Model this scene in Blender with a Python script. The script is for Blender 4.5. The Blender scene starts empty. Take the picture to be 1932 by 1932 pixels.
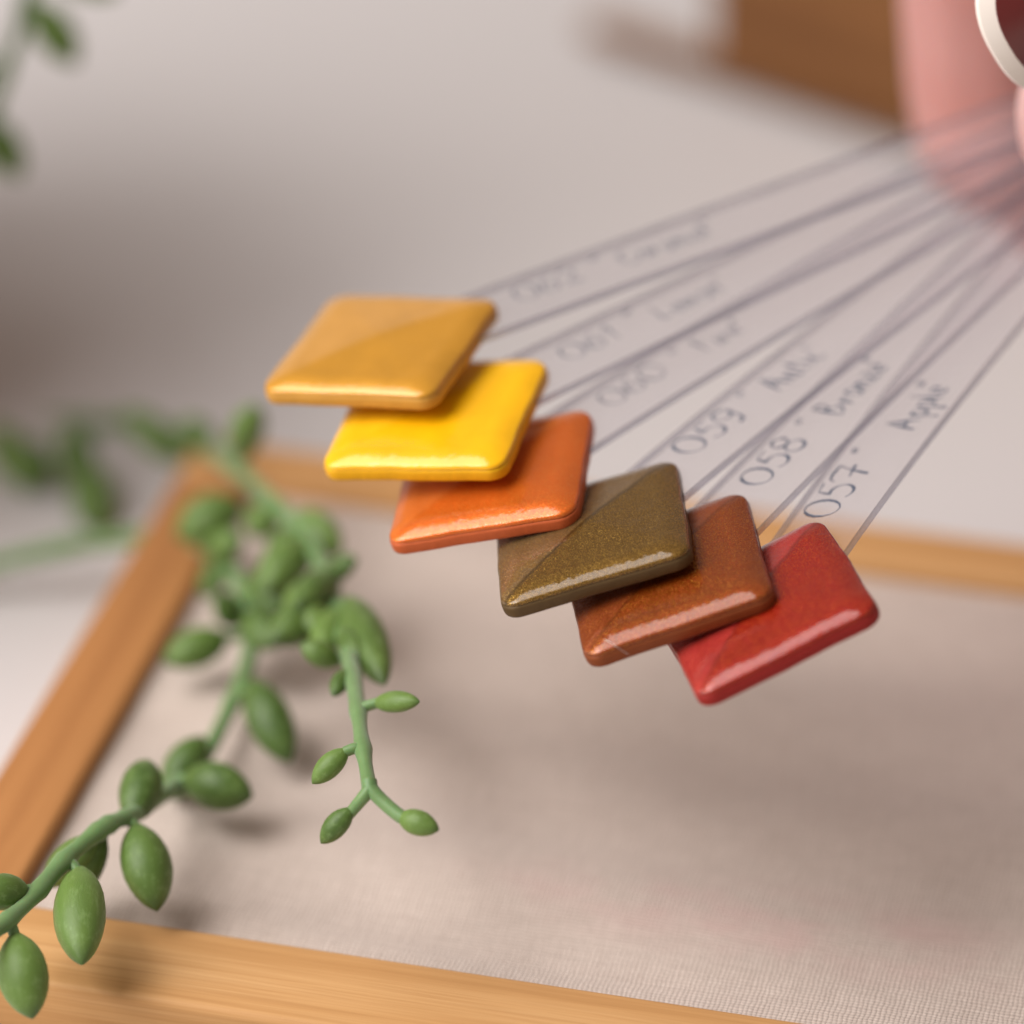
import bpy, bmesh, math, random
import numpy as np
from mathutils import Vector, Matrix
random.seed(7); np.random.seed(7)
scn = bpy.context.scene
MM = 0.001
R = math.radians

# ------------------------------------------------------------------ camera
EL = R(31.5); H = 226.0; FOV = R(12.0)
DPX = 966/math.tan(FOV/2)
CAM = np.array([0, -H/math.sin(EL)*math.cos(EL), H])
CM = np.array([[1, 0, 0], [0, math.sin(EL), -math.cos(EL)], [0, math.cos(EL), math.sin(EL)]])
cd = bpy.data.cameras.new('camera'); cam = bpy.data.objects.new('camera', cd)
scn.collection.objects.link(cam); scn.camera = cam
cam.location = Vector(CAM)*MM
cam.rotation_euler = (math.pi/2-EL, 0, 0)
cd.sensor_width = 36; cd.lens = 18/math.tan(FOV/2)
cd.clip_start = 0.01; cd.clip_end = 20
cd.dof.use_dof = True; cd.dof.focus_distance = 0.3695
cd.dof.aperture_fstop = cd.lens/17.0

# ------------------------------------------------------------------ world and lamps
w = bpy.data.worlds.new('World'); scn.world = w; w.use_nodes = True
# a plain room: pale walls all round, darker ceiling
_t = w.node_tree; _bg = _t.nodes['Background']; _bg.inputs[1].default_value = 0.60
_tc = _t.nodes.new('ShaderNodeTexCoord'); _sx = _t.nodes.new('ShaderNodeSeparateXYZ'); _rp = _t.nodes.new('ShaderNodeValToRGB')
_t.links.new(_tc.outputs['Generated'], _sx.inputs[0]); _t.links.new(_sx.outputs[2], _rp.inputs[0]); _t.links.new(_rp.outputs[0], _bg.inputs[0])
_e = _rp.color_ramp.elements; _e[0].position = 0.14; _e[0].color = (1.0, 0.84, 0.72, 1); _e[1].position = 0.44; _e[1].color = (0.42, 0.35, 0.30, 1)
def area(name, loc, target, size, power, col):
    l = bpy.data.lights.new(name, 'AREA'); l.shape = 'RECTANGLE'; l.size = size[0]; l.size_y = size[1]
    l.energy = power; l.color = col
    o = bpy.data.objects.new(name, l); scn.collection.objects.link(o)
    o.location = loc
    o.rotation_euler = (Vector(target)-Vector(loc)).to_track_quat('-Z', 'Y').to_euler()
    return o
area('softbox_lamp', (-0.33, 0.02, 0.62), (0.0, 0.0, 0.0), (0.40, 0.34), 2.3, (1.0, 0.965, 0.94))
area('window_lamp', (-0.46, -0.17, 0.42), (0.0, 0.0, 0.0), (0.44, 0.48), 5.3, (1.0, 0.965, 0.94))
scn.view_settings.view_transform = 'Standard'; scn.view_settings.look = 'None'
scn.view_settings.exposure = 0.0; scn.view_settings.gamma = 1.0
scn.cycles.transparent_max_bounces = 32
scn.cycles.max_bounces = 10

# ------------------------------------------------------------------ helpers
def at(px, py, Z):
    "point at depth Z (mm) along the view, in world mm"
    return CAM + CM @ np.array([(px-966)/DPX*Z, -(py-966)/DPX*Z, -Z])
def ground(px, py, z=0.0):
    d = CM @ np.array([(px-966)/DPX, -(py-966)/DPX, -1.0])
    return CAM + d*((z-CAM[2])/d[2])

def setp(o, label=None, cat=None, group=None, kind=None):
    if label: o['label'] = label
    if cat: o['category'] = cat
    if group: o['group'] = group
    if kind: o['kind'] = kind
    return o
def empty(name, loc, label, cat, group=None):
    o = bpy.data.objects.new(name, None); scn.collection.objects.link(o)
    o.location = Vector(loc)*MM; o.empty_display_size = 0.005
    return setp(o, label, cat, group)
def mk(name, V, F, mats, parent=None, mi=None, smooth=True, sharp=None):
    "V in world mm"
    off = Vector((0, 0, 0))
    p = parent
    while p is not None:
        off = off + p.location; p = p.parent
    V = np.asarray(V, float)*MM - np.array(off)
    me = bpy.data.meshes.new(name); me.from_pydata([tuple(v) for v in V], [], [tuple(f) for f in F])
    if not isinstance(mats, (list, tuple)): mats = [mats]
    for m in mats: me.materials.append(m)
    if mi is not None:
        for i, pl in enumerate(me.polygons): pl.material_index = mi[i]
    me.polygons.foreach_set('use_smooth', [smooth]*len(me.polygons))
    me.update()
    if sharp is not None and smooth:
        me.set_sharp_from_angle(angle=R(sharp))
    o = bpy.data.objects.new(name, me); scn.collection.objects.link(o)
    if parent is not None: o.parent = parent
    return o
def fixn(o):
    bm = bmesh.new(); bm.from_mesh(o.data); bmesh.ops.recalc_face_normals(bm, faces=bm.faces); bm.to_mesh(o.data); bm.free()

class N:
    "small node helper"
    def __init__(s, name):
        s.m = bpy.data.materials.new(name); s.m.use_nodes = True; s.t = s.m.node_tree
        s.b = s.t.nodes['Principled BSDF']; s.out = s.t.nodes['Material Output']
    def n(s, typ, **kw):
        nd = s.t.nodes.new(typ)
        for k, v in kw.items():
            if k.startswith('i_'): nd.inputs[k[2:].replace('_', ' ')].default_value = v
            else: setattr(nd, k, v)
        return nd
    def l(s, a, b): s.t.links.new(a, b)
    def set(s, **kw):
        for k, v in kw.items(): s.b.inputs[k.replace('_', ' ')].default_value = v
    def math(s, op, a, b=None, c=None, clamp=False):
        nd = s.t.nodes.new('ShaderNodeMath'); nd.operation = op; nd.use_clamp = clamp
        for i, x in enumerate((a, b, c)):
            if x is None: continue
            if isinstance(x, (int, float)): nd.inputs[i].default_value = x
            else: s.l(x, nd.inputs[i])
        return nd.outputs[0]
    def mix(s, f, a, b, blend='MIX'):
        nd = s.t.nodes.new('ShaderNodeMix'); nd.data_type = 'RGBA'; nd.blend_type = blend
        for i, x in ((0, f), (6, a), (7, b)):
            if isinstance(x, (int, float)): nd.inputs[i].default_value = x
            elif isinstance(x, tuple): nd.inputs[i].default_value = (*x, 1) if len(x) == 3 else x
            else: s.l(x, nd.inputs[i])
        return nd.outputs[2]
    def noise(s, vec, scale, detail=3, rough=0.5, dist=0.0):
        nd = s.n('ShaderNodeTexNoise'); nd.inputs['Scale'].default_value = scale
        nd.inputs['Detail'].default_value = detail; nd.inputs['Roughness'].default_value = rough
        nd.inputs['Distortion'].default_value = dist
        if vec is not None: s.l(vec, nd.inputs['Vector'])
        return nd.outputs['Fac']
    def ramp(s, f, stops):
        nd = s.n('ShaderNodeValToRGB'); el = nd.color_ramp.elements
        while len(el) < len(stops): el.new(0.5)
        for e, (p, c) in zip(el, stops):
            e.position = p; e.color = (*c, 1) if isinstance(c, tuple) else (c, c, c, 1)
        s.l(f, nd.inputs[0]); return nd.outputs[0]
    def obj(s, scale=(1, 1, 1), rot=(0, 0, 0), loc=(0, 0, 0)):
        tc = s.n('ShaderNodeTexCoord'); mp = s.n('ShaderNodeMapping')
        mp.inputs['Scale'].default_value = scale; mp.inputs['Rotation'].default_value = rot
        mp.inputs['Location'].default_value = loc
        s.l(tc.outputs['Object'], mp.inputs[0]); return mp.outputs[0]
    def bump(s, h, strength, dist=0.0001, normal=None):
        nd = s.n('ShaderNodeBump'); nd.inputs['Strength'].default_value = strength
        nd.inputs['Distance'].default_value = dist; s.l(h, nd.inputs['Height'])
        if normal is not None: s.l(normal, nd.inputs['Normal'])
        return nd.outputs[0]

# ------------------------------------------------------------------ setting materials
TA = R(-14.1)
def mat_table():
    k = N('painted_table'); v = k.obj()
    n1 = k.noise(v, 9, 4); n2 = k.noise(v, 260, 3)
    c = k.mix(n1, (0.56, 0.535, 0.535), (0.60, 0.575, 0.575))
    k.l(c, k.b.inputs['Base Color']); k.set(Roughness=0.55)
    k.l(k.bump(n2, 0.15, 0.0002), k.b.inputs['Normal']); return k.m
def mat_linen():
    k = N('woven_linen'); P = 0.00076
    v = k.obj()                                            # linen object is rotated with the tray
    sx = k.n('ShaderNodeSeparateXYZ')
    # wobble of the threads
    nz = k.n('ShaderNodeTexNoise'); nz.inputs['Scale'].default_value = 900; nz.inputs['Detail'].default_value = 2
    k.l(v, nz.inputs['Vector'])
    vm = k.n('ShaderNodeVectorMath', operation='MULTIPLY_ADD'); k.l(nz.outputs['Color'], vm.inputs[0])
    vm.inputs[1].default_value = (0.00034, 0.00034, 0); k.l(v, vm.inputs[2])
    k.l(vm.outputs[0], sx.inputs[0])
    f = 2*math.pi/P
    a = k.math('SINE', k.math('MULTIPLY', sx.outputs[0], f)); b = k.math('SINE', k.math('MULTIPLY', sx.outputs[1], f))
    ph = k.math('MULTIPLY', a, b)
    ridge = k.math('ADD', k.math('MULTIPLY', k.math('ABSOLUTE', a), 0.6), k.math('MULTIPLY', k.math('ABSOLUTE', b), 0.6))
    hgt = k.math('ADD', ridge, k.math('MULTIPLY', ph, 0.08))
    fine = k.noise(v, 3500, 3, 0.7)
    st1 = k.noise(k.obj(scale=(3200, 260, 1)), 1, 2); st2 = k.noise(k.obj(scale=(220, 3200, 1)), 1, 2)
    slub = k.math('MULTIPLY', k.math('ADD', st1, st2), 0.5)
    c = k.mix(k.math('ADD', k.math('MULTIPLY', k.math('SUBTRACT', hgt, 0.75), k.math('MULTIPLY', k.noise(v, 420, 3), 1.5)), 0.6, clamp=True), (0.38, 0.305, 0.26), (0.66, 0.56, 0.50))
    c = k.mix(k.ramp(slub, [(0.36, 0.0), (0.66, 1.0)]), k.mix(0.50, c, (0.33, 0.26, 0.22)), c)
    c = k.mix(k.ramp(fine, [(0.3, 0.25), (0.7, 0.0)]), c, (0.75, 0.66, 0.60))
    big = k.noise(k.obj(scale=(38, 75, 1)), 1, 4, 0.6)
    c = k.mix(k.ramp(big, [(0.35, 0.20), (0.62, 0.0)]), c, (0.36, 0.285, 0.25))
    # faint pinkish dye stain, near right part of the cloth
    sv = k.n('ShaderNodeSeparateXYZ'); k.l(v, sv.inputs[0])
    dx = k.math('DIVIDE', k.math('SUBTRACT', sv.outputs[0], 0.058), 0.028); dy = k.math('DIVIDE', k.math('SUBTRACT', sv.outputs[1], 0.0135), 0.0065)
    dd = k.math('ADD', k.math('MULTIPLY', dx, dx), k.math('MULTIPLY', dy, dy))
    mask = k.math('SUBTRACT', 1.0, dd, clamp=True)
    pn = k.ramp(k.noise(k.obj(scale=(120, 210, 1)), 1, 4, 0.6), [(0.38, 0.0), (0.68, 1.0)])
    c = k.mix(k.math('MULTIPLY', k.math('MULTIPLY', mask, pn), 0.4), c, (0.56, 0.33, 0.32))
    k.l(c, k.b.inputs['Base Color']); k.set(Roughness=0.9, Sheen_Weight=0.25, Sheen_Roughness=0.5)
    k.b.inputs['Specular IOR Level'].default_value = 0.15
    hh = k.math('ADD', hgt, k.math('MULTIPLY', fine, 0.4))
    k.l(k.bump(hh, 0.65, 0.00009), k.b.inputs['Normal']); return k.m
def mat_wood(name, light, mid, dark, along='x', seed=0.0):
    k = N(name)
    sc = (14, 420, 420) if along == 'x' else (420, 14, 420)
    v = k.obj(scale=sc, loc=(seed, seed*1.7, seed*.6))
    g = k.noise(v, 1.0, 4, 0.55, 0.4)
    sc2 = (9, 230, 230) if along == 'x' else (230, 9, 230)
    g2 = k.noise(k.obj(scale=sc2, loc=(seed*2, seed, 3)), 1.0, 3, 0.5, 0.8)
    sc3 = (60, 2600, 2600) if along == 'x' else (2600, 60, 2600)
    g3 = k.noise(k.obj(scale=sc3), 1.0, 3, 0.6)
    f = k.math('ADD', k.math('MULTIPLY', g, 0.6), k.math('MULTIPLY', g2, 0.4))
    c = k.ramp(f, [(0.30, dark), (0.47, mid), (0.66, light)])
    c = k.mix(k.ramp(g3, [(0.42, 0.0), (0.72, 0.55)]), c, dark)
    k.l(c, k.b.inputs['Base Color']); k.set(Roughness=0.58)
    k.b.inputs['Specular IOR Level'].default_value = 0.22
    k.l(k.bump(k.math('ADD', g3, g), 0.25, 0.00008), k.b.inputs['Normal']); return k.m
M_table = mat_table(); M_linen = mat_linen()
WOOD = ((0.60, 0.35, 0.155), (0.51, 0.275, 0.108), (0.40, 0.20, 0.072))
M_wx = mat_wood('pine_wood', *WOOD, 'x', 1.3)
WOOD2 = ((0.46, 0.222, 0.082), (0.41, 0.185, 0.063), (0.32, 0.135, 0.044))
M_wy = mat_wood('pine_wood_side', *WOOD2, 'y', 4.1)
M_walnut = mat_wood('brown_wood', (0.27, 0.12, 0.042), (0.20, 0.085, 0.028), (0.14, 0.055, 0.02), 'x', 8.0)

# ------------------------------------------------------------------ table top
TZ = -9.5
def grid(x0, x1, y0, y1, nx, ny, fz):
    V = []; F = []
    for j in range(ny+1):
        for i in range(nx+1):
            x = x0+(x1-x0)*i/nx; y = y0+(y1-y0)*j/ny; V.append((x, y, fz(x, y)))
    for j in range(ny):
        for i in range(nx):
            a = j*(nx+1)+i; F.append((a, a+1, a+nx+2, a+nx+1))
    return V, F
def rbox(x0, x1, y0, y1, z0, z1, r=0.6, seg=3):
    "box with rounded edges (bmesh bevel), local mm"
    bm = bmesh.new(); bmesh.ops.create_cube(bm, size=1)
    for v in bm.verts:
        v.co = Vector((x0+(v.co.x+.5)*(x1-x0), y0+(v.co.y+.5)*(y1-y0), z0+(v.co.z+.5)*(z1-z0)))
    bmesh.ops.bevel(bm, geom=list(bm.edges), offset=r, segments=seg, affect='EDGES', profile=0.5)
    V = [tuple(v.co) for v in bm.verts]; F = [tuple(v.index for v in f.verts) for f in bm.faces]
    bm.free(); return V, F
V, F = rbox(-700, 700, -420, 900, TZ-25, TZ, 2)
tb = mk('table', V, F, M_table, smooth=True, sharp=30); setp(tb, 'pale matt table top under the wooden frame', None, None, 'structure')

# ------------------------------------------------------------------ wooden frame with linen
ux = np.array([math.cos(TA), math.sin(TA)]); uy = np.array([-math.sin(TA), math.cos(TA)])
def tu(px, py, z=0): g = ground(px, py, z)[:2]; return g @ ux, g @ uy
u0 = np.mean([tu(60, 1659)[0], tu(271, 1296)[0], tu(385, 1082)[0]])
v0 = np.mean([tu(216, 1727, 1.25)[1], tu(887, 1826, 1.25)[1], tu(1536, 1931, 1.25)[1]])
v1 = np.mean([tu(505, 939)[1], tu(1932, 1122)[1]])
lo = np.mean([tu(0, 1452, 1.5)[0], tu(229, 1045, 1.5)[0]])
vfo = np.mean([tu(487, 834, 1.5)[1], tu(1932, 1015, 1.5)[1]])
RW = u0-lo; RN = 9.6; RF = vfo-v1; u1 = u0+108
print('tray', u0, v0, v1, RW, RF, u1)
org2 = ux*u0+uy*v0
tray = empty('wooden_tray', (org2[0], org2[1], TZ), 'light pine tray with raised rails lined with grey-beige linen, below the swatches', 'tray')
tray.rotation_euler = (0, 0, TA)
def tmk(name, V, F, m, parent=tray, **kw):
    "local coordinates: x along near rail from inner corner, y away, z from linen level"
    V = [(x, y, z-TZ) for x, y, z in V]
    me = bpy.data.meshes.new(name); me.from_pydata([tuple(c*MM for c in v) for v in V], [], F)
    me.materials.append(m); me.polygons.foreach_set('use_smooth', [True]*len(me.polygons)); me.update()
    me.set_sharp_from_angle(angle=R(50))
    o = bpy.data.objects.new(name, me); scn.collection.objects.link(o); o.parent = parent; return o
UL = u1-u0; VL = v1-v0; ZT = 1.25
V, F = rbox(-RW, UL+RW, -RN, 0, TZ, ZT, 0.7, 4); tmk('rail', V, F, M_wx)
V, F = rbox(-RW, UL+RW, VL, VL+RF, TZ, ZT, 0.7, 4); tmk('rail', V, F, M_wx)
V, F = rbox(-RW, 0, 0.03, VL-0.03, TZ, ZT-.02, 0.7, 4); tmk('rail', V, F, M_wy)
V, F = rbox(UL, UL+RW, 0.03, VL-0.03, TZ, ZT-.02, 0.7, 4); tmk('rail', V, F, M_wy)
def lz(x, y):
    a = 0.42*math.sin(x*0.10+0.8*math.sin(y*0.11))*math.sin(y*0.22+x*0.03)
    b = 0.30*math.sin(y*0.40+x*0.035+1.3*math.sin(x*0.045))
    e = min(1, max(0, min(x+1, UL+1-x, y+1, VL+1-y))/5)
    return (a+b)*e-0.2
V, F = grid(-0.6, UL+.6, -.6, VL+.6, 150, 90, lz)
V2 = [(x, y, TZ+1) for x, y, z in V]
tmk('linen_cloth', V, F, M_linen)
V, F = rbox(-.3, UL+.3, -.3, VL+.3, TZ+.5, TZ+7.5, 0.3, 2); tmk('backing_board', V, F, M_walnut)

# ------------------------------------------------------------------ brown wooden box in the background
A = ground(1335, 165, TZ)[:2]; B = ground(1700, 285, TZ)[:2]
bd = (B-A)/np.linalg.norm(B-A); ba = math.atan2(bd[1], bd[0])
box = empty('wooden_box', (A[0], A[1], TZ), 'dark brown wooden box standing out of focus behind the hand', 'box')
box.rotation_euler = (0, 0, ba)
def bmk(name, args, m=M_walnut, r=1.0):
    V, F = rbox(*args, r); me = bpy.data.meshes.new(name)
    me.from_pydata([tuple(c*MM for c in v) for v in V], [], F); me.materials.append(m)
    me.polygons.foreach_set('use_smooth', [True]*len(me.polygons)); me.set_sharp_from_angle(angle=R(45))
    o = bpy.data.objects.new(name, me); scn.collection.objects.link(o); o.parent = box; return o
bmk('side_wall', (0, 150, 0, 7, 2.5, 62)); bmk('side_wall', (0, 7, 7.02, 88, 2.5, 62))
bmk('side_wall', (143, 150, 7.02, 88, 2.5, 62)); bmk('side_wall', (7.02, 142.98, 81, 88, 2.5, 62))
bmk('shadow_strip', (-17, 156, -0.5, 4, 1.5, 2.48), r=.6); bmk('bottom_board', (7.02, 142.98, 7.02, 80.98, 2.5, 8), r=.6)  # dark strip added along the foot to stand for the box's shadow

# ------------------------------------------------------------------ swatches
TS = 15.0; HD = TS/math.sqrt(2); TH = 1.1
PIV = np.array([50.4, -3.9, 40.6]); PN = np.array([-0.269, -0.059, 0.961])
POSE = {
 'ochre':  ((-10.32, -33.08, 35.61), ((0.9023, -0.3896, -0.1845), (0.397, 0.9178, 0.0034), (0.168, -0.0763, 0.9828))),
 'yellow': ((-5.93, -39.39, 33.01), ((0.8509, -0.495, -0.1759), (0.4955, 0.8675, -0.0442), (0.1745, -0.0496, 0.9834))),
 'orange': ((-1.52, -44.20, 30.30), ((0.7585, -0.5999, -0.2544), (0.6161, 0.7874, -0.0197), (0.2122, -0.1418, 0.9669))),
 'olive':  ((6.00, -52.20, 30.02), ((0.6437, -0.7064, -0.2942), (0.7439, 0.6678, 0.0243), (0.1793, -0.2345, 0.9554))),
 'brown':  ((11.70, -56.50, 28.98), ((0.5925, -0.7385, -0.3218), (0.7713, 0.6353, -0.038), (0.2326, -0.2257, 0.946))),
 'red':    ((18.75, -60.95, 28.90), ((0.466, -0.7994, -0.3791), (0.857, 0.5144, -0.0312), (0.2199, -0.3103, 0.9248))),
}
def mat_gel(name, base, face2, flake, flake_amt, crease, metal=0.35, coat=1.0, rough=0.38, wob=0.5):
    """pearl nail lacquer under clear gel; the tile's local x runs along the stick, the
    pale facet reflection painted on the left half starts at that diagonal (local y = 0)"""
    k = N(name); v = k.obj(); s = k.n('ShaderNodeSeparateXYZ'); k.l(v, s.inputs[0])
    wv = k.noise(v, 160, 3)
    yy = k.math('ADD', s.outputs[1], k.math('MULTIPLY', k.math('SUBTRACT', wv, 0.5), 0.0011))
    side = k.n('ShaderNodeMapRange'); side.inputs['From Min'].default_value = -0.00035; side.inputs['From Max'].default_value = 0.00035
    k.l(yy, side.inputs['Value'])                          # 0 right half, 1 left half
    line = k.math('SUBTRACT', 1.0, k.math('DIVIDE', k.math('ABSOLUTE', yy), 0.00028), clamp=True)
    cloud = k.noise(v, 240, 4, 0.6)
    c = k.mix(side.outputs[0], base, face2)  # left half: pale reflection of the ridge's facet painted into the lacquer
    c = k.mix(k.ramp(cloud, [(0.32, 0.30), (0.6, 0.0)]), c, tuple(x*0.55 for x in base))
    vo = k.n('ShaderNodeTexVoronoi'); vo.inputs['Scale'].default_value = 21000; k.l(v, vo.inputs['Vector'])
    vs = k.n('ShaderNodeSeparateColor'); k.l(vo.outputs['Color'], vs.inputs[0])
    fm = k.math('MULTIPLY', k.math('GREATER_THAN', vs.outputs[0], 0.70), k.math('LESS_THAN', vo.outputs['Distance'], 0.45))
    dens = k.math('SUBTRACT', 1.0, k.math('MULTIPLY', side.outputs[0], 0.65))
    fm = k.math('MULTIPLY', k.math('MULTIPLY', fm, flake_amt), dens)
    c = k.mix(fm, c, flake)
    c = k.mix(k.math('MULTIPLY', line, crease), c, tuple(x*0.25 for x in base))
    k.l(c, k.b.inputs['Base Color'])
    k.l(k.math('ADD', metal*0.6, k.math('MULTIPLY', k.math('ADD', fm, k.math('MULTIPLY', dens, 0.4)), metal)), k.b.inputs['Metallic'])
    k.set(Roughness=rough, Coat_Weight=coat, Coat_Roughness=0.06, Coat_IOR=1.45)
    k.b.inputs['Specular IOR Level'].default_value = 0.15
    # each flake has its own tilt
    cn = k.n('ShaderNodeVectorMath', operation='SUBTRACT'); k.l(vo.outputs['Color'], cn.inputs[0]); cn.inputs[1].default_value = (.5, .5, .5)
    sc = k.n('ShaderNodeVectorMath', operation='SCALE'); k.l(cn.outputs[0], sc.inputs[0]); sc.inputs['Scale'].default_value = 0.8*flake_amt
    g = k.n('ShaderNodeNewGeometry'); ad = k.n('ShaderNodeVectorMath', operation='ADD')
    k.l(g.outputs['Normal'], ad.inputs[0]); k.l(sc.outputs[0], ad.inputs[1])
    nm = k.n('ShaderNodeVectorMath', operation='NORMALIZE'); k.l(ad.outputs[0], nm.inputs[0])
    k.l(nm.outputs[0], k.b.inputs['Normal'])
    # slightly wavy gel surface
    wav = k.math('ADD', k.noise(v, 900, 2), k.math('MULTIPLY', k.noise(v, 2600, 2), 0.35))
    k.l(k.bump(wav, wob, 0.00010), k.b.inputs['Coat Normal'])
    return k.m
def mat_side(name, base, metal=0.2):
    k = N(name); v = k.obj(); n = k.noise(v, 1500, 4, 0.6)
    c = k.mix(n, tuple(x*0.7 for x in base), base)
    k.l(c, k.b.inputs['Base Color']); k.set(Roughness=0.5, Metallic=metal, Coat_Weight=0.12, Coat_Roughness=0.3); k.b.inputs['Specular IOR Level'].default_value = 0.2
    k.l(k.bump(n, 0.5, 0.00008), k.b.inputs['Normal']); return k.m
COL = {   # base, left half, flake, flake amount, crease strength, metal, side wall
 'ochre':  ((0.56, 0.26, 0.022), (0.58, 0.285, 0.055), (0.95, 0.55, 0.12), 0.25, 0.0, 0.25, (0.62, 0.31, 0.05)),
 'yellow': ((0.88, 0.45, 0.002), (0.89, 0.475, 0.008), (1.0, 0.75, 0.05), 0.08, 0.10, 0.05, (0.86, 0.43, 0.006)),
 'orange': ((0.62, 0.115, 0.009), (0.66, 0.16, 0.025), (1.0, 0.50, 0.10), 0.45, 0.10, 0.45, (0.60, 0.13, 0.04)),
 'olive':  ((0.115, 0.056, 0.005), (0.150, 0.088, 0.035), (0.95, 0.58, 0.12), 0.95, 0.75, 0.5, (0.115, 0.068, 0.026)),
 'brown':  ((0.215, 0.033, 0.001), (0.24, 0.045, 0.010), (1.0, 0.45, 0.07), 0.8, 0.45, 0.5, (0.26, 0.065, 0.018)),
 'red':    ((0.25, 0.004, 0.001), (0.34, 0.022, 0.020), (1.0, 0.20, 0.03), 0.85, 0.45, 0.3, (0.36, 0.022, 0.018)),
}
def mat_clear():
    k = N('clear_plastic'); k.t.nodes.remove(k.b)
    tr = k.n('ShaderNodeBsdfTransparent'); tr.inputs[0].default_value = (0.955, 0.945, 0.955, 1)
    gl = k.n('ShaderNodeBsdfGlossy'); gl.inputs['Roughness'].default_value = 0.08; gl.inputs[0].default_value = (1, 1, 1, 1)
    fr = k.n('ShaderNodeMath', operation='MULTIPLY_ADD'); lw = k.n('ShaderNodeLayerWeight'); pw = k.math('POWER', lw.outputs['Facing'], 4.0); k.l(pw, fr.inputs[0]); fr.inputs[1].default_value = 0.35; fr.inputs[2].default_value = 0.03
    df = k.n('ShaderNodeBsdfDiffuse'); df.inputs[0].default_value = (.8, .78, .8, 1); m0 = k.n('ShaderNodeMixShader'); m0.inputs[0].default_value = 0.045
    k.l(tr.outputs[0], m0.inputs[1]); k.l(df.outputs[0], m0.inputs[2])
    mx = k.n('ShaderNodeMixShader'); k.l(fr.outputs[0], mx.inputs[0]); k.l(m0.outputs[0], mx.inputs[1]); k.l(gl.outputs[0], mx.inputs[2])
    v = k.obj(); n = k.noise(v, 350, 3); k.l(k.bump(n, 0.2, 0.0001), gl.inputs['Normal'])
    k.l(mx.outputs[0], k.out.inputs[0]); return k.m
def mat_tinted_edge():
    "side of the plastic strip: satin gloss, its dark refraction put in as grey tint"
    k = N('tinted_plastic_edge'); k.t.nodes.remove(k.b)
    v = k.obj(); n = k.noise(v, 420, 3)
    tr = k.n('ShaderNodeBsdfTransparent'); k.l(k.mix(n, (0.46, 0.46, 0.50), (0.76, 0.74, 0.78)), tr.inputs[0])  # tint stands for light lost to refraction in the edge
    gl = k.n('ShaderNodeBsdfGlossy'); gl.inputs['Roughness'].default_value = 0.3; gl.inputs[0].default_value = (0.75, 0.78, 0.9, 1)
    mx = k.n('ShaderNodeMixShader'); mx.inputs[0].default_value = 0.22
    k.l(tr.outputs[0], mx.inputs[1]); k.l(gl.outputs[0], mx.inputs[2]); k.l(mx.outputs[0], k.out.inputs[0]); return k.m
M_clear = mat_clear(); M_tinted_edge = mat_tinted_edge()
kk = N('blue_black_ink'); kk.set(Roughness=0.5); kk.b.inputs['Base Color'].default_value = (0.03, 0.05, 0.09, 1)
kk.b.inputs['Alpha'].default_value = 0.88; M_ink = kk.m
kf = N('faded_ink'); kf.set(Roughness=0.5); kf.b.inputs['Base Color'].default_value = (0.05, 0.07, 0.11, 1); kf.b.inputs['Alpha'].default_value = 0.62; M_ink2 = kf.m

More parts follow.
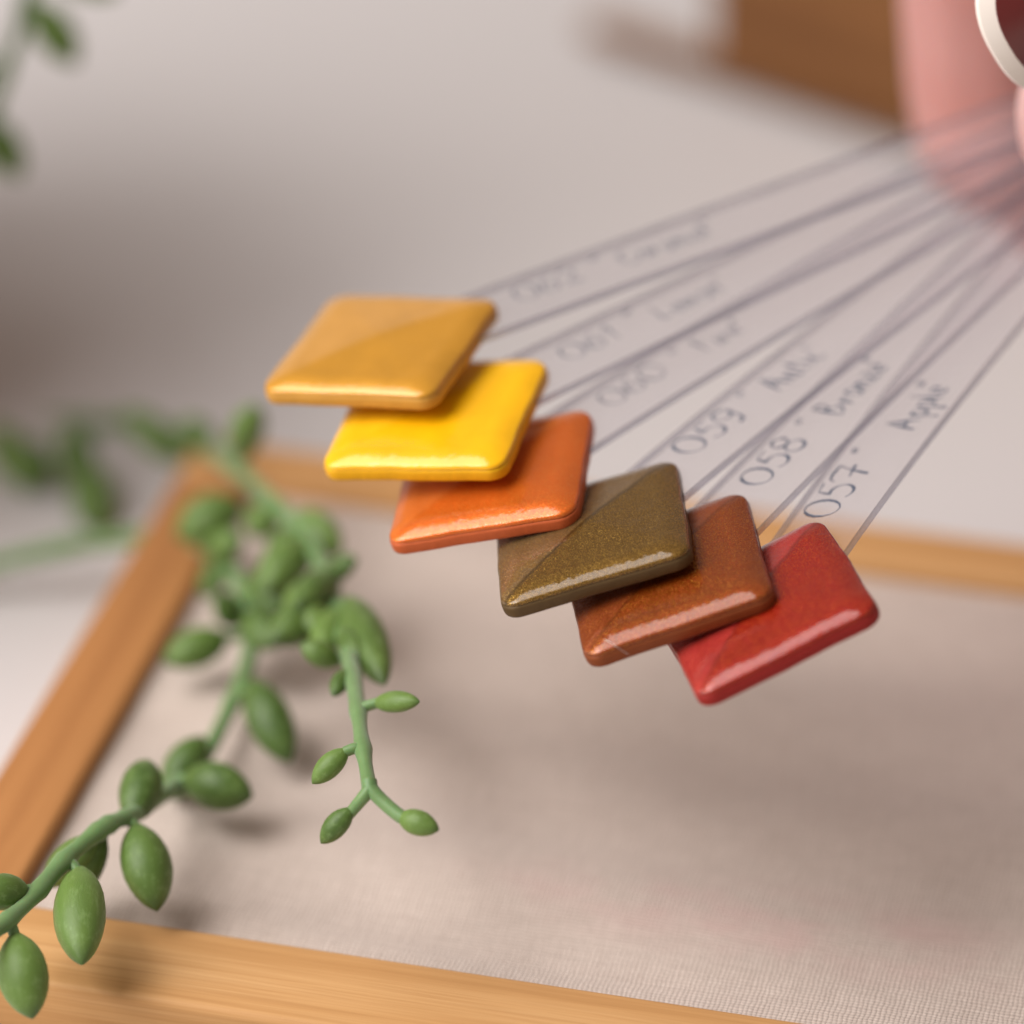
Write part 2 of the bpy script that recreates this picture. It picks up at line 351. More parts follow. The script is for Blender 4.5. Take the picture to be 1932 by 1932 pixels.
def rsq(half, r, n=10):
    "rounded square outline, edges at +-45 deg to the local x axis (x = along the stick)"
    pts = []
    for q, (sx, sy) in enumerate(((1, 1), (-1, 1), (-1, -1), (1, -1))):
        cx, cy = sx*(half-r), sy*(half-r); a0 = q*math.pi/2
        for i in range(n+1):
            a = a0+i/n*math.pi/2; pts.append((cx+r*math.cos(a), cy+r*math.sin(a)))
    out = []
    # add points along straight edges
    for i, p in enumerate(pts):
        out.append(p); q = pts[(i+1) % len(pts)]
        L = math.hypot(q[0]-p[0], q[1]-p[1])
        if L > 2:
            m = 14
            for j in range(1, m): out.append((p[0]+(q[0]-p[0])*j/m, p[1]+(q[1]-p[1])*j/m))
    c = math.cos(-math.pi/4); s = math.sin(-math.pi/4)
    return np.array([((x*c-y*s), (x*s+y*c)) for x, y in out])
def build_tile(nm, parent, c0, Rm):
    rng = random.Random(nm)
    out = rsq(TS/2, 1.45); n = len(out)
    ph = [rng.uniform(0, 6.28) for _ in range(4)]
    ang = np.arctan2(out[:, 1], out[:, 0])
    wob = 0.05*np.sin(3*ang+ph[0])+0.035*np.sin(7*ang+ph[1])+0.02*np.sin(17*ang+ph[2])
    def ring(inset, z, amp=1.0):
        k = 1-(inset-wob*amp)/(TS/2)
        return [(x*kk_, y*kk_, z) for (x, y), kk_ in zip(out, k)]
    def W(L): return [np.array(c0)+Rm@np.array(p) for p in L]
    def loft(rings, cap0, cap1):
        V = []; F = []
        for r in rings: V += r
        for j in range(len(rings)-1):
            for i in range(n):
                a = j*n+i; b = j*n+(i+1) % n; F.append((a, b, b+n, a+n))
        if cap0: F.append(tuple(range(n))[::-1])
        if cap1 is not None:
            V.append(cap1); k = len(V)-1; o = (len(rings)-1)*n
            for i in range(n): F.append((o+i, o+(i+1) % n, k))
        return V, F
    base, left, flake, fa, cr, me_, side = COL[nm]
    # lower plate with its lacquered side
    rs = [ring(0.22, -TH), ring(0.06, -TH+.08), ring(0.02, -TH+.25), ring(0.0, -.3), ring(0.03, -.10), ring(0.16, -0.02, .6), ring(0.6, 0.0, .3)]
    V, F = loft(rs, True, (0, 0, 0.0))
    o = mk('tile_plate', W(V), F, mat_side(nm+'_plate_side', side, me_*.6), parent, sharp=60)
    # domed gel top
    rs = []
    prof = [(0.05, 0.0)]
    for i in range(1, 10): prof.append((0.05+0.30*(1-math.cos(i/9*1.15)), 0.36*math.sin(i/9*1.15)))
    d1, z1 = prof[-1]
    for i in range(1, 15):              # broad shoulder that rolls over to the gently pitched faces
        t = i/14; prof.append((d1+2.0*t, z1+0.44*(1-(1-t)**2.1)+0.055*t))
    d0, z0 = prof[-1]
    for i in range(1, 13):
        t = i/13; prof.append((d0+(TS/2-d0)*t, z0+0.42*(1-(1-t)**1.1)))
    rs = [ring(d, z, max(0, 1-d/3)) for d, z in prof]
    V, F = loft(rs, False, (0, 0, z0+0.422))
    V = W(V)
    o = mk('gel_top', V, F, mat_gel(nm+'_lacquer', base, left, flake, fa, cr, me_), parent, sharp=80)
    return o
# strokes of a quick hand, unit height
def arc(cx, cy, rx, ry, a0, a1, n=14):
    return [(cx+rx*math.cos(R(a0+(a1-a0)*i/n)), cy+ry*math.sin(R(a0+(a1-a0)*i/n))) for i in range(n+1)]
G = {
 '0': (0.86, [arc(.40, .5, .38, .48, 120, 490)]),
 '1': (0.5, [[(.05, .7), (.28, 1), (.26, 0)]]),
 '2': (0.72, [arc(.3, .72, .27, .26, 170, -30)+[(.05, .02), (.3, .06), (.62, 0)]]),
 '5': (0.74, [[(.66, 1.0), (.24, .97), (.16, .60)]+arc(.30, .32, .33, .32, 95, -140)]),
 '6': (0.74, [[(.55, 1.0), (.2, .72), (.06, .35)]+arc(.33, .27, .27, .27, 180, 520)]),
 '7': (0.80, [[(.0, .78), (.05, .95), (.3, 1.0), (.74, .97), (.55, .5), (.40, -.05)], [(.22, .45), (.80, .52)]]),
 '8': (0.74, [arc(.33, .76, .24, .23, 60, 270)+arc(.33, .26, .29, .27, 90, -270)+arc(.33, .76, .24, .23, -90, 60)]),
 '9': (0.74, [arc(.32, .70, .27, .27, 20, 380)+[(.56, .4), (.46, .05), (.2, -.04)]]),
 '"': (0.42, [[(.05, 1.0), (.03, .76)], [(.22, 1.02), (.19, .78)]]),
 ' ': (0.45, []),
 'A': (0.8, [[(.0, .0), (.34, 1.0), (.62, .0)], [(.1, .38), (.6, .42)]]),
 'B': (0.78, [[(.08, .0), (.1, 1.0)]+arc(.1, .76, .36, .23, 90, -80)+arc(.1, .27, .44, .27, 80, -95)]),
 'C': (0.75, [arc(.42, .5, .36, .48, 50, 310)]),
 'L': (0.65, [[(.1, 1.0), (.06, .03), (.5, .0)]]),
 'F': (0.66, [[(.1, .0), (.12, 1.0), (.6, .98)], [(.1, .52), (.45, .54)]]),
 'a': (0.55, [arc(.24, .25, .2, .24, 60, 400)+[(.44, .5), (.42, .1), (.54, .02)]]),
 'b': (0.52, [[(.08, .95), (.06, .02)]+arc(.24, .24, .2, .23, 200, 520)]),
 'c': (0.46, [arc(.26, .25, .2, .24, 50, 320)]),
 'e': (0.50, [[(.06, .24), (.42, .3)]+arc(.25, .26, .2, .24, 10, 320)]),
 'i': (0.26, [[(.1, .5), (.09, .05), (.2, .0)], [(.12, .72), (.13, .76)]]),
 'l': (0.28, [[(.12, 1.0), (.07, .1), (.2, .0)]]),
 'm': (0.78, [[(.05, .5), (.05, 0), (.08, .34), (.2, .5), (.3, .4), (.31, 0), (.34, .34), (.46, .5), (.58, .4), (.6, 0), (.72, .02)]]),
 'n': (0.52, [[(.05, .5), (.05, 0), (.08, .34), (.22, .5), (.34, .4), (.36, 0), (.46, .03)]]),
 'o': (0.52, [arc(.24, .25, .2, .25, 90, 450)]),
 'p': (0.54, [[(.08, .5), (.04, -.4)], arc(.25, .25, .2, .24, 170, -170)]),
 'r': (0.42, [[(.06, .5), (.06, 0), (.1, .32), (.24, .48), (.38, .44)]]),
 't': (0.40, [[(.16, .85), (.14, .08), (.3, .0)], [(.0, .55), (.34, .57)]]),
 'z': (0.48, [[(.05, .48), (.38, .5), (.04, .02), (.42, .0)]]),
}
TEXT = {'red': '057', 'brown': '058', 'olive': '059', 'orange': '060', 'yellow': '061', 'ochre': '062'}
WORD = {'red': '"Apple"', 'brown': '"Bronze"', 'olive': '"Antic"', 'orange': '"Fire"', 'yellow': '"Lemon"', 'ochre': '"Caramel"'}
LAB = {
 'ochre': 'glossy ochre swatch tile on a clear stick, topmost and leftmost of the fan',
 'yellow': 'bright yellow glossy swatch tile on a clear stick, between the ochre and the orange one',
 'orange': 'copper-orange pearly swatch tile on a clear stick, under the bright yellow one',
 'olive': 'olive-bronze glitter swatch tile with a dark diagonal crease, clear stick marked 059',
 'brown': 'rust-brown shimmering swatch tile on a clear stick marked 058, beside the red one',
 'red': 'deep red glossy swatch tile on a clear stick marked 057, lowest of the fan',
}
SW = 7.4; ST = 0.66
def herm(p0, t0, p1, t1, s):
    h00 = 2*s**3-3*s**2+1; h10 = s**3-2*s**2+s; h01 = -2*s**3+3*s**2; h11 = s**3-s**2
    return h00*p0+h10*t0+h01*p1+h11*t1
for idx, nm in enumerate(('ochre', 'yellow', 'orange', 'olive', 'brown', 'red')):
    c0, Rr = POSE[nm]; c0 = np.array(c0); Rm = np.array(Rr)
    # columns of Rm: along stick, left, up
    u_, _, vt = np.linalg.svd(Rm); Rm = u_@vt
    root = empty('nail_swatch', c0, LAB[nm], 'swatch', 'fan of nail colour swatches on clear sticks')
    # local frame object trick: the tile parts keep their own axes for the painted facet halves
    root.rotation_euler = Matrix(Rm.tolist()).to_euler()
    def lmk(name, V, F, mats, mi=None, sharp=60):
        me = bpy.data.meshes.new(name); me.from_pydata([tuple(float(c)*MM for c in v) for v in V], [], F)
        for m in (mats if isinstance(mats, list) else [mats]): me.materials.append(m)
        if mi:
            for i, pl in enumerate(me.polygons): pl.material_index = mi[i]
        me.polygons.foreach_set('use_smooth', [True]*len(me.polygons)); me.update()
        me.set_sharp_from_angle(angle=R(sharp))
        o = bpy.data.objects.new(name, me); scn.collection.objects.link(o); o.parent = root; return o
    _mk = mk
    def mk(name, V, F, mats, parent=None, mi=None, smooth=True, sharp=60, _c=c0, _R=Rm, _l=lmk):
        return _l(name, [(_R.T@(np.array(v)-_c)) for v in V], F, mats, mi, sharp)
    build_tile(nm, root, c0, Rm)
    mk = _mk
    # the clear stick, in the tile's local frame
    piv = PIV + PN*((2.5-idx)*1.35); pl = Rm.T@(piv-c0)
    p0 = np.array([HD-6.2, 0, -TH*.55]); dist = np.linalg.norm(pl-p0); dirp = (pl-p0)/dist
    NS = 26
    ctr = [herm(p0, np.array([1, 0, 0])*dist, pl+dirp*6, dirp*dist, i/NS) for i in range(NS+1)]
    upw = Rm.T@PN
    V = []; F = []; mi = []; fr = []
    for i, c in enumerate(ctr):
        t = ctr[min(i+1, NS)]-ctr[max(i-1, 0)]; t = t/np.linalg.norm(t)
        s = i/NS; up = np.array([0, 0, 1])*(1-s)+upw*s
        sd = np.cross(up, t); sd /= np.linalg.norm(sd); up = np.cross(t, sd)
        fr.append((c, t, sd, up)); wv = SW/2; b = 0.12; h = ST/2
        for a, z in ((wv-b, h), (wv, h-b), (wv, -h+b), (wv-b, -h), (-wv+b, -h), (-wv, -h+b), (-wv, h-b), (-wv+b, h)):
            V.append(c+sd*a+up*z)
    for i in range(NS):
        for j in range(8):
            a = i*8+j; b_ = i*8+(j+1) % 8; F.append((a, b_, b_+8, a+8)); mi.append(0 if j in (3, 7) else 1)
    F.append(tuple(range(8))[::-1]); F.append(tuple(NS*8+j for j in range(8))); mi += [1, 1]
    st = lmk('clear_stick', V, F, [M_clear, M_tinted_edge], mi, 30)
    # ink strokes: thin raised ribbons on the upper side of the stick
    cum = [0]
    for i in range(NS): cum.append(cum[-1]+np.linalg.norm(ctr[i+1]-ctr[i]))
    def onstick(s, lat, z):
        i = min(max(np.searchsorted(cum, s)-1, 0), NS-1); f = (s-cum[i])/(cum[i+1]-cum[i])
        c = ctr[i]*(1-f)+ctr[i+1]*f; _, t, sd, up = fr[i]; _, _, sd2, up2 = fr[i+1]
        return c+(sd*(1-f)+sd2*f)*lat+(up*(1-f)+up2*f)*(ST/2+z)
    rng = random.Random(idx+3)
    def write(text, s0, lat0, hgt, name, xs=.95):
        V = []; F = []; s = s0
        for ch in text:
            adv, strokes = G[ch]
            jy = rng.uniform(-.05, .05); js = rng.uniform(.94, 1.06)
            for stv in strokes:
                pts = [np.array([s+x*hgt*xs, lat0+(y*js+jy)*hgt]) for x, y in stv]
                wd = 0.14
                dens = [pts[0]]
                for a, b in zip(pts[:-1], pts[1:]):
                    m = max(1, int(np.linalg.norm(b-a)/.35))
                    for q in range(1, m+1): dens.append(a+(b-a)*q/m)
                base = len(V)
                for q, p in enumerate(dens):
                    t = dens[min(q+1, len(dens)-1)]-dens[max(q-1, 0)]; L = np.linalg.norm(t)+1e-9
                    nn = np.array([-t[1], t[0]])/L*wd*(0.75+0.35*math.sin(q*.7+s)); 
                    V.append(onstick(p[0]+nn[0], p[1]+nn[1], 0.012)); V.append(onstick(p[0], p[1], 0.035)); V.append(onstick(p[0]-nn[0], p[1]-nn[1], 0.012))
                for q in range(len(dens)-1):
                    a = base+q*3; F += [(a, a+1, a+4, a+3), (a+1, a+2, a+5, a+4)]
            s += adv*hgt*xs+.10
        return lmk(name, V, F, M_ink if idx > 2 else M_ink2, None, 80), s
    hn = 3.05 if idx > 2 else 2.7
    _, s = write(TEXT[nm], 6.3+(0.5 if nm == 'red' else 1.2), -0.5 if nm == 'red' else -.7, hn, 'handwritten_number', .9)
    _, s2 = write('"', s+1.5, -0.4, 2.6, 'quotation_mark')
    write(WORD[nm][1:], s2+(2.2 if nm == 'red' else .7), -1.9 if nm == 'red' else -1.0, 2.9 if idx > 2 else 2.6, 'handwritten_name', .74)

# a pale lint fibre on the front edge of the brown tile
for o_ in [o for o in scn.objects if o.get('label', '').startswith('rust-brown')]:
    q = np.array([-HD*.84, -HD*.16, 0]); ou = np.array([-.707, -.707, 0]); tg = np.array([.707, -.707, 0])
    pts_ = [q-ou*.9+tg*-.5+np.array([0, 0, .78]), q-ou*.4+tg*-.1+np.array([0, 0, .62]), q+ou*.02+tg*.3+np.array([0, 0, .30]), q+ou*.10+tg*.55+np.array([0, 0, -.1]), q+ou*.11+tg*1.0+np.array([0, 0, -.75])]
    Vf = []; Ff = []; Pf = []
    for i in range(len(pts_)-1):
        for k in range(4): Pf.append(pts_[i]*(1-k/4)+pts_[i+1]*k/4)
    for i, p in enumerate(Pf):
        for j in range(4): a = j*math.pi/2; Vf.append(p+0.028*np.array([math.cos(a)*.7, math.cos(a)*.7, math.sin(a)]))
    for i in range(len(Pf)-1):
        for j in range(4): a = i*4+j; b = i*4+(j+1) % 4; Ff.append((a, b, b+4, a+4))
    kf_ = N('white_lint'); kf_.b.inputs['Base Color'].default_value = (.7, .66, .62, 1); kf_.set(Roughness=.8)
    me = bpy.data.meshes.new('lint_fibre'); me.from_pydata([tuple(float(c)*MM for c in v) for v in Vf], [], Ff); me.materials.append(kf_.m)
    fo = bpy.data.objects.new('lint_fibre', me); scn.collection.objects.link(fo); fo.parent = o_

# ------------------------------------------------------------------ trailing plant
def mat_leaf(name, a, b):
    k = N(name); v = k.obj(); oi = k.n('ShaderNodeObjectInfo')
    n = k.noise(k.obj(), 2.2, 4, 0.6); n2 = k.noise(k.obj(scale=(6, 40, 40)), 1, 3)
    c = k.mix(k.math('ADD', k.math('MULTIPLY', n, .5), k.math('MULTIPLY', oi.outputs['Random'], .5)), a, b)
    lw = k.n('ShaderNodeLayerWeight'); lw.inputs[0].default_value = 0.35
    sp = k.ramp(k.noise(k.obj(scale=(5, 5, 5)), 1.6, 5, 0.7), [(0.52, 0.0), (0.70, 0.55)])
    c = k.mix(sp, c, (0.22, 0.33, 0.12))                    # dusty bloom
    ss = k.n('ShaderNodeSeparateXYZ'); k.l(v, ss.inputs[0])
    c = k.mix(k.ramp(ss.outputs[0], [(0.86, 0.0), (1.0, 0.6)]), c, (0.05, 0.08, 0.03))
    k.l(c, k.b.inputs['Base Color']); k.set(Roughness=0.43, Subsurface_Weight=0.25, Subsurface_Scale=0.0012, Sheen_Weight=0.15, Sheen_Roughness=0.4)
    k.b.inputs['Subsurface Radius'].default_value = (0.6, 1.0, 0.25)
    k.b.inputs['Sheen Tint'].default_value = (0.75, 0.9, 0.6, 1)
    k.b.inputs['Specular IOR Level'].default_value = 0.35
    k.l(k.bump(k.math('ADD', n2, k.noise(v, 60, 2)), 0.12, 0.05), k.b.inputs['Normal']); return k.m
M_leaf = mat_leaf('waxy_green_leaf', (0.032, 0.072, 0.011), (0.15, 0.245, 0.052))
def mat_stem():
    k = N('green_stem'); v = k.obj(); n = k.noise(v, 500, 3)
    c = k.mix(n, (0.08, 0.17, 0.04), (0.15, 0.27, 0.09)); k.l(c, k.b.inputs['Base Color'])
    k.set(Roughness=0.5, Subsurface_Weight=0.2, Subsurface_Scale=0.001, Sheen_Weight=0.3)
    k.l(k.bump(n, 0.4, 0.0001), k.b.inputs['Normal']); return k.m
M_stem = mat_stem()
def leaf_mesh(blunt=0.0):
    V = []; F = []; NR = 24; NA = 20
    for i in range(NR+1):
        t = i/NR
        r = float(np.interp(t, (0, .04, .12, .22, .34, .46, .58, .70, .80, .88, .94, .98, 1), (.10, .17, .30, .405, .475, .50, .49, .435, .35, .255, .155, .07, .015)))
        r = max(r, 0.012)
        for j in range(NA):
            a = 2*math.pi*j/NA; rr = r*(1+0.05*max(0, math.cos(a-math.pi/2))**6)
            V.append((t, rr*math.cos(a), rr*math.sin(a)+0.06*math.sin(math.pi*t)))
    for i in range(NR):
        for j in range(NA):
            a = i*NA+j; b = i*NA+(j+1) % NA; F.append((a, b, b+NA, a+NA))
    F.append(tuple(range(NA))[::-1]); F.append(tuple(NR*NA+j for j in range(NA)))
    me = bpy.data.meshes.new('leaf'); me.from_pydata(V, [], F); me.materials.append(M_leaf)
    me.polygons.foreach_set('use_smooth', [True]*len(me.polygons)); me.update(); return me
LEAF = leaf_mesh()
def crom(pts, n=8):
    P = [np.array(p, float) for p in pts]; P = [2*P[0]-P[1]]+P+[2*P[-1]-P[-2]]; out = []
    for i in range(1, len(P)-2):
        for k in range(n):
            t = k/n; a, b, c, d = P[i-1], P[i], P[i+1], P[i+2]
            out.append(0.5*((2*b)+(-a+c)*t+(2*a-5*b+4*c-d)*t*t+(-a+3*b-3*c+d)*t**3))
    out.append(P[-2]); return out
def tube_geo(pts, rad, NA=12, V=None, F=None):
    V = [] if V is None else V; F = [] if F is None else F; base = len(V); up = np.array([0, .3, 1.0])
    for i, p in enumerate(pts):
        t = pts[min(i+1, len(pts)-1)]-pts[max(i-1, 0)]; t = t/(np.linalg.norm(t)+1e-9)
        a = np.cross(t, up); a /= np.linalg.norm(a)+1e-9; b = np.cross(t, a)
        r = rad(i/(len(pts)-1))
        for j in range(NA):
            q = 2*math.pi*j/NA; V.append(p+(a*math.cos(q)+b*math.sin(q))*r)
    for i in range(len(pts)-1):
        for j in range(NA):
            x = base+i*NA+j; y = base+i*NA+(j+1) % NA; F.append((x, y, y+NA, x+NA))
    F.append(tuple(base+j for j in range(NA))[::-1]); F.append(tuple(base+(len(pts)-1)*NA+j for j in range(NA)))
    return V, F
def put_leaf(stem, base, tip, wpx, Z, roll=0.0, thick=0.85):
    b = np.array(base); t = np.array(tip); d = t-b; L = np.linalg.norm(d); x = d/L
    ref = np.array([0, -.5, .86]); y = np.cross(ref, x); y /= np.linalg.norm(y); z = np.cross(x, y)
    W_ = wpx*Z/DPX
    M = Matrix([[x[0]*L, y[0]*W_, z[0]*W_*thick, 0], [x[1]*L, y[1]*W_, z[1]*W_*thick, 0], [x[2]*L, y[2]*W_, z[2]*W_*thick, 0], [0, 0, 0, 1]])
    M = M@Matrix.Rotation(roll, 4, 'X')
    o = bpy.data.objects.new('leaf', LEAF); scn.collection.objects.link(o); o.parent = stem
    M = Matrix.Scale(MM, 4)@M
    M.translation = Vector(b)*MM - wloc(stem)
    o.matrix_basis = M; return o
def wloc(o):
    v = Vector((0, 0, 0))
    while o is not None: v = v+o.location; o = o.parent
    return v
PPOS = np.array([-104.0, 30.0, TZ])
plant = empty('trailing_plant', PPOS, 'trailing string plant with plump pointed green leaves, hanging over the pine tray corner', 'plant')
def lowz(p):
    x, y, Z = p                       # the front strand lies close over the cloth
    f = np.interp(y, (950, 1250, 1480, 1640, 1800, 1930), (0, 5, 8, 6.5, 2.5, 1.5)); return (x, y, Z+f)
def highz(p):
    x, y, Z = p
    return (x, y, Z+float(np.interp(y, (760, 860, 1080, 1150, 1340), (3, 8, 8, 7, 0))))
def stem(pts, r0, r1, leaves, side_twigs=(), parent=plant, low=False, high=False):
    if high: pts = [p if isinstance(p, np.ndarray) else highz(p) for p in pts]; leaves = [(highz(a), highz(b), c_, d_) for a, b, c_, d_ in leaves]
    if low: pts = [p if isinstance(p, np.ndarray) else lowz(p) for p in pts]; leaves = [(lowz(a), lowz(b), c_, d_) for a, b, c_, d_ in leaves]
    P = [at(*p) if not isinstance(p, np.ndarray) else p for p in pts]
    c = crom(P, 7); nc_ = len(c)-1
    nod = [min(range(len(c)), key=lambda i: np.linalg.norm(c[i]-at(*lf[0])))/nc_ for lf in leaves]
    V, F = tube_geo(c, lambda t: (r0+(r1-r0)*t)*(1+0.05*math.sin(t*83)+0.05*math.sin(t*31+1))+0.16*max([math.exp(-((t-q)*nc_/1.0)**2) for q in nod]), 14)
    for tw, ra, rb in side_twigs:
        tube_geo(crom([at(*q) for q in tw], 5), lambda t, ra=ra, rb=rb: ra+(rb-ra)*t, 10, V, F)
    for (bx, by, bz), (tx, ty, tz), wpx, roll in leaves:        # short petioles
        b = at(bx, by, bz); k = min(range(len(c)), key=lambda i: np.linalg.norm(c[i]-b))
        if 0.5 < np.linalg.norm(c[k]-b) < 8 :
            tube_geo(crom([c[k], (c[k]+b)/2+np.array([0, 0, .1]), b+(at(tx, ty, tz)-b)*.08], 4), lambda t: 0.48-.05*t, 9, V, F)
    s = mk('stem', V, F, M_stem, parent, sharp=70)
    for (bx, by, bz), (tx, ty, tz), wpx, roll in leaves:
        put_leaf(s, at(bx, by, bz), at(tx, ty, tz), wpx, (bz+tz)/2, roll)
    return s
# front strand: comes from the left behind, arches and runs down to the near left
stem([PPOS+np.array([8, 0, 70]), (-260, 1120, 434), (-60, 1075, 434), (90, 1040, 434), (220, 1018, 433), (345, 1015, 427), (430, 1070, 416), (468, 1150, 408),
      (470, 1240, 402), (436, 1330, 396), (390, 1420, 390), (345, 1470, 385), (300, 1505, 379), (252, 1535, 373), (195, 1562, 370), (120, 1625, 367), (55, 1700, 364), (-15, 1760, 361), (-90, 1810, 358)],
     0.75, 0.62, [
 ((28, 1762, 363), (62, 1924, 362), 99, .2), ((152, 1640, 367), (166, 1828, 364), 106, .5), ((256, 1556, 372), (300, 1716, 371), 99, -.3),
 ((250, 1545, 373), (262, 1440, 379), 88, .8), ((182, 1580, 370), (82, 1672, 373), 70, .1), ((196, 1575, 371), (120, 1705, 374), 78, .9),
 ((52, 1680, 365), (-45, 1690, 362), 74, 0), ((350, 1466, 383), (478, 1502, 380), 94, .4), ((385, 1392, 388), (312, 1500, 385), 78, -.2),
 ((372, 1440, 387), (322, 1508, 386), 62, .3), ((474, 1285, 395), (550, 1442, 389), 88, .3), ((430, 1200, 404), (308, 1250, 401), 78, 0),
 ((470, 1090, 409), (552, 1160, 403), 74, 0), ((455, 950, 421), (332, 1015, 419), 100, .2),
 ((130, 800, 452), (165, 935, 452), 76, .4), ((165, 880, 451), (192, 1012, 446), 92, .1), ((-10, 800, 455), (62, 930, 452), 74, .1), ((60, 830, 454), (90, 925, 452), 56, 0),
 ((448, 1180, 406), (410, 1120, 404), 60, 0), ((466, 1170, 404), (530, 1215, 398), 72, .5), ((400, 1045, 418), (455, 1010, 414), 66, .5), ((420, 1060, 416), (385, 1130, 414), 52, .1)], low=True)
# second strand ending in the little fork
stem([PPOS+np.array([0, 5, 72]), (-220, 790, 463), (-40, 800, 462), (120, 800, 460), (260, 800, 454), (370, 830, 438), (435, 875, 420), (500, 935, 410), (575, 1010, 401), (620, 1100, 394),
      (650, 1200, 386), (670, 1300, 378), (683, 1400, 371), (698, 1492, 366)],
     0.8, 0.58, [
 ((655, 1414, 370), (588, 1478, 370), 48, .2), ((706, 1326, 375), (792, 1324, 372), 44, 0), ((655, 1264, 380), (628, 1314, 379), 36, 0),
 ((658, 1130, 388), (730, 1298, 382), 86, .2), ((640, 1252, 384), (566, 1216, 382), 52, 0), ((622, 1145, 392), (512, 1208, 388), 88, .2),
 ((632, 1085, 394), (560, 1148, 387), 74, 0), ((578, 1020, 401), (494, 1116, 396), 92, .3), ((614, 1092, 394), (674, 1052, 391), 48, 0),
 ((572, 965, 404), (640, 1048, 400), 68, 0), ((455, 860, 419), (490, 765, 414), 78, .2), ((350, 872, 438), (232, 772, 444), 66, 0), ((400, 850, 430), (345, 790, 434), 58, .3), ((520, 960, 407), (470, 1010, 407), 74, .3), ((560, 1000, 403), (520, 1075, 400), 80, .6), ((640, 1150, 389), (600, 1235, 386), 66, .2), ((655, 1190, 386), (690, 1240, 382), 62, .8), ((615, 1090, 395), (540, 1170, 392), 70, .9),
 ((560, 1110, 394), (600, 1195, 388), 82, .2)],
     side_twigs=[([(697, 1474, 366.3), (698, 1488, 366), (684, 1506, 366), (664, 1530, 366.4), (655, 1540, 366.5)], .60, .42),
                 ([(697, 1474, 366.3), (700, 1488, 366), (722, 1512, 365.6), (750, 1536, 365), (770, 1548, 364.6)], .58, .55)], high=True)
st = [o for o in plant.children if o.name.startswith('stem')][-1]
for b, t, wp in (((664, 1526, 366.2), (604, 1590, 367), 48), ((752, 1540, 365), (829, 1566, 363.5), 50)):
    put_leaf(st, at(*b), at(*t), wp, 366, .3)
# sprig hanging at the upper left
stem([PPOS+np.array([6, 8, 74]), (-520, -420, 452), (-240, -520, 448), (-20, -330, 444), (60, -120, 442), (48, 20, 442), (10, 130, 443), (-25, 240, 444), (-40, 330, 445)],
     0.75, 0.6, [((66, 5, 442), (144, 124, 441), 76, .2), ((-22, 225, 444), (38, 338, 443), 72, .2), ((100, -60, 442), (225, -12, 440), 62, .2), ((-30, 120, 443), (-90, 240, 442), 60, 0)])
# the pot, out of the picture to the left; it throws the soft shade across the table
def lathe(prof, c, NA=48):
    V = []; F = []
    for r, z in prof:
        for j in range(NA): a = 2*math.pi*j/NA; V.append((c[0]+r*math.cos(a), c[1]+r*math.sin(a), c[2]+z))
    for i in range(len(prof)-1):
        for j in range(NA):
            a = i*NA+j; b = i*NA+(j+1) % NA; F.append((a, b, b+NA, a+NA))
    F.append(tuple(range(NA))[::-1]); return V, F
k_ = N('terracotta'); k_.set(Roughness=0.6); nz = k_.noise(k_.obj(), 300, 4)
k_.l(k_.mix(nz, (0.42, 0.20, 0.11), (0.52, 0.28, 0.17)), k_.b.inputs['Base Color'])
V, F = lathe([(30, 0), (32, 1.5), (42, 75), (43.5, 77), (42, 78), (40, 75), (38, 70), (0.01, 70)], PPOS)
mk('pot', V, F, k_.m, plant, sharp=40)

# ------------------------------------------------------------------ hand
def mat_skin():
    k = N('skin'); v = k.obj(); n = k.noise(v, 60, 4, .6); n2 = k.noise(v, 1200, 3)
    c = k.mix(n, (0.53, 0.315, 0.305), (0.58, 0.39, 0.37))
    c = k.mix(k.ramp(k.noise(v, 28, 2), [(0.4, 0.0), (0.65, 0.6)]), c, (0.46, 0.15, 0.12))
    k.l(c, k.b.inputs['Base Color']); k.set(Roughness=0.45, Subsurface_Weight=0.35, Subsurface_Scale=0.002)
    k.b.inputs['Subsurface Radius'].default_value = (1.0, 0.35, 0.2)
    k.l(k.bump(n2, 0.25, 0.0002), k.b.inputs['Normal']); return k.m
M_skin = mat_skin()
CH = [  # chains of (px, py, Z, radius)
 [(2300, -470, 405, 11), (1960, -400, 414, 10), (1878, -210, 421, 9.2), (1874, 0, 426, 8.6), (1878, 130, 429, 8.5), (1886, 250, 431, 8.0)],
 [(2450, -400, 410, 11), (2130, -330, 420, 10), (2060, -90, 428, 9), (2036, 120, 432, 8.8), (2030, 250, 434, 8.6), (2026, 345, 435, 8.2)],
 [(2600, -300, 415, 11), (2320, -240, 424, 9.6), (2235, 0, 431, 8.6), (2215, 210, 434, 8.4), (2205, 330, 435, 7.8)],
 [(2740, -180, 418, 10), (2510, -110, 426, 8.4), (2430, 80, 431, 7.4), (2405, 230, 433, 7.2), (2395, 320, 434, 6.6)],
 [(2760, 260, 404, 13), (2560, 270, 396, 11.5), (2390, 230, 390, 10), (2280, 220, 388, 9.6), (2180, 215, 388, 9.0), (2104, 215, 388, 8.4)],
 [(2300, -470, 405, 11), (2450, -400, 410, 12), (2600, -300, 415, 12), (2740, -180, 418, 12), (2760, 260, 404, 13), (2700, 40, 408, 16), (2500, -200, 406, 14), (2300, -470, 405, 11)],
 [(2500, -200, 406, 14), (2850, 20, 408, 17), (3050, -50, 412, 19), (3400, -250, 420, 21), (4200, -700, 440, 27)],
 [(2700, 40, 408, 16), (2950, 20, 408, 18)],
]
bm = bmesh.new()
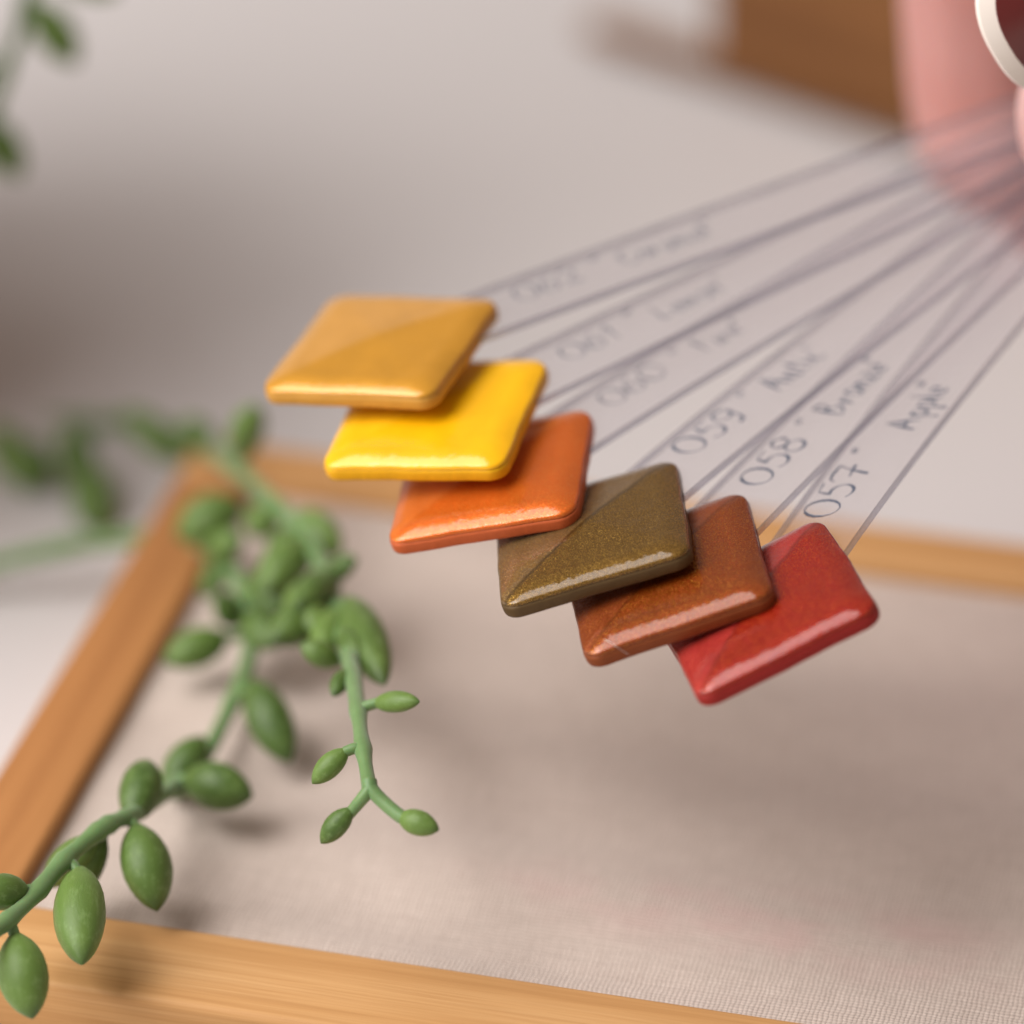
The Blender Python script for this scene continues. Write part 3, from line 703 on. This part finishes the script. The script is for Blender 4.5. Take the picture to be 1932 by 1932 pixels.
for ch in CH:
    pts = [at(a, b, c) for a, b, c, r in ch]; rr = [c[3] for c in ch]
    for i in range(len(pts)-1):
        m = max(2, int(np.linalg.norm(pts[i+1]-pts[i])/1.5))
        for q in range(m+1):
            t = q/m; p = pts[i]*(1-t)+pts[i+1]*t; r = rr[i]*(1-t)+rr[i+1]*t
            bmesh.ops.create_icosphere(bm, subdivisions=2, radius=r*MM, matrix=Matrix.Translation(Vector(p)*MM))
me = bpy.data.meshes.new('hand_src'); bm.to_mesh(me); bm.free()
tmp = bpy.data.objects.new('hand_src', me); scn.collection.objects.link(tmp)
rm = tmp.modifiers.new('r', 'REMESH'); rm.mode = 'VOXEL'; rm.voxel_size = 0.0011
sm = tmp.modifiers.new('s', 'SMOOTH'); sm.iterations = 8; sm.factor = 0.5
dg = bpy.context.evaluated_depsgraph_get(); ev = tmp.evaluated_get(dg); hm = bpy.data.meshes.new_from_object(ev)
bpy.data.objects.remove(tmp)
hp = at(2500, 0, 405)
person = empty('person', hp, 'hand at the upper right pinching the clear sticks, dark red thumbnail with white edge', 'person')
hm.transform(Matrix.Translation(-Vector(hp)*MM)); hm.materials.clear(); hm.materials.append(M_skin)
fold0 = np.array(at(1800, 205, 418))*MM-np.array(hp)*MM; fold1 = np.array(at(1925, 160, 417))*MM-np.array(hp)*MM
for v_ in hm.vertices:
    c_ = np.array(v_.co); ab = fold1-fold0; t_ = max(0, min(1, (c_-fold0)@ab/(ab@ab))); d_ = np.linalg.norm(c_-(fold0+ab*t_))/MM
    if d_ < 4.5: v_.co -= v_.normal*MM*1.15*math.exp(-(d_/1.5)**2)
hm.polygons.foreach_set('use_smooth', [True]*len(hm.polygons)); hm.name = 'hand'
ho = bpy.data.objects.new('hand', hm); scn.collection.objects.link(ho); ho.parent = person
# thumb nail: curved plate, dark red lacquer with a white free edge
nc = at(2058, -15, 375.5)
ax = at(1913, 95, 374)-nc; ax /= np.linalg.norm(ax)                      # towards the tip
nn = (CAM-nc)/np.linalg.norm(CAM-nc)*0.9+np.array([.15, -.15, -.2]); nn -= ax*(nn@ax); nn /= np.linalg.norm(nn)
bb = np.cross(nn, ax)
def nail_pt(u, v, h=0.0):        # u along the nail, v across, in mm
    c = nc+ax*u+bb*v; drop = (v*v)/17+max(0, u)**2/60
    return c-nn*(drop-h)
def nail_part(r0, r1, m, name, h, thick=.45):
    V = []; F = []; NA = 56; NR = 6
    for lay in (0, 1):
        for i in range(NR+1):
            f = r0+(r1-r0)*i/NR
            for j in range(NA):
                a = 2*math.pi*j/NA; ex = abs(math.cos(a))**.85*math.copysign(1, math.cos(a)); ey = abs(math.sin(a))**.85*math.copysign(1, math.sin(a))
                V.append(nail_pt(8.8*f*ex, 6.9*f*ey, h-lay*thick))
    L = (NR+1)*NA
    for lay in (0, 1):
        for i in range(NR):
            for j in range(NA):
                a = lay*L+i*NA+j; b = lay*L+i*NA+(j+1) % NA; q = (a, b, b+NA, a+NA); F.append(q if lay == 0 else q[::-1])
    for j in range(NA):
        a = NR*NA+j; b = NR*NA+(j+1) % NA; F.append((a, b, b+L, a+L))
    return mk(name, V, F, m, person, sharp=50)
kr = N('dark_red_lacquer'); kr.b.inputs['Base Color'].default_value = (0.10, 0.006, 0.006, 1); kr.set(Roughness=0.3, Coat_Weight=1.0, Coat_Roughness=.05)
kw = N('white_nail_edge'); kw.b.inputs['Base Color'].default_value = (0.80, 0.73, 0.67, 1); kw.set(Roughness=0.35)
nail_part(0.02, 0.865, kr.m, 'nail_lacquer', 0.10); nail_part(0.84, 1.0, kw.m, 'nail_edge', 0.0, .6)
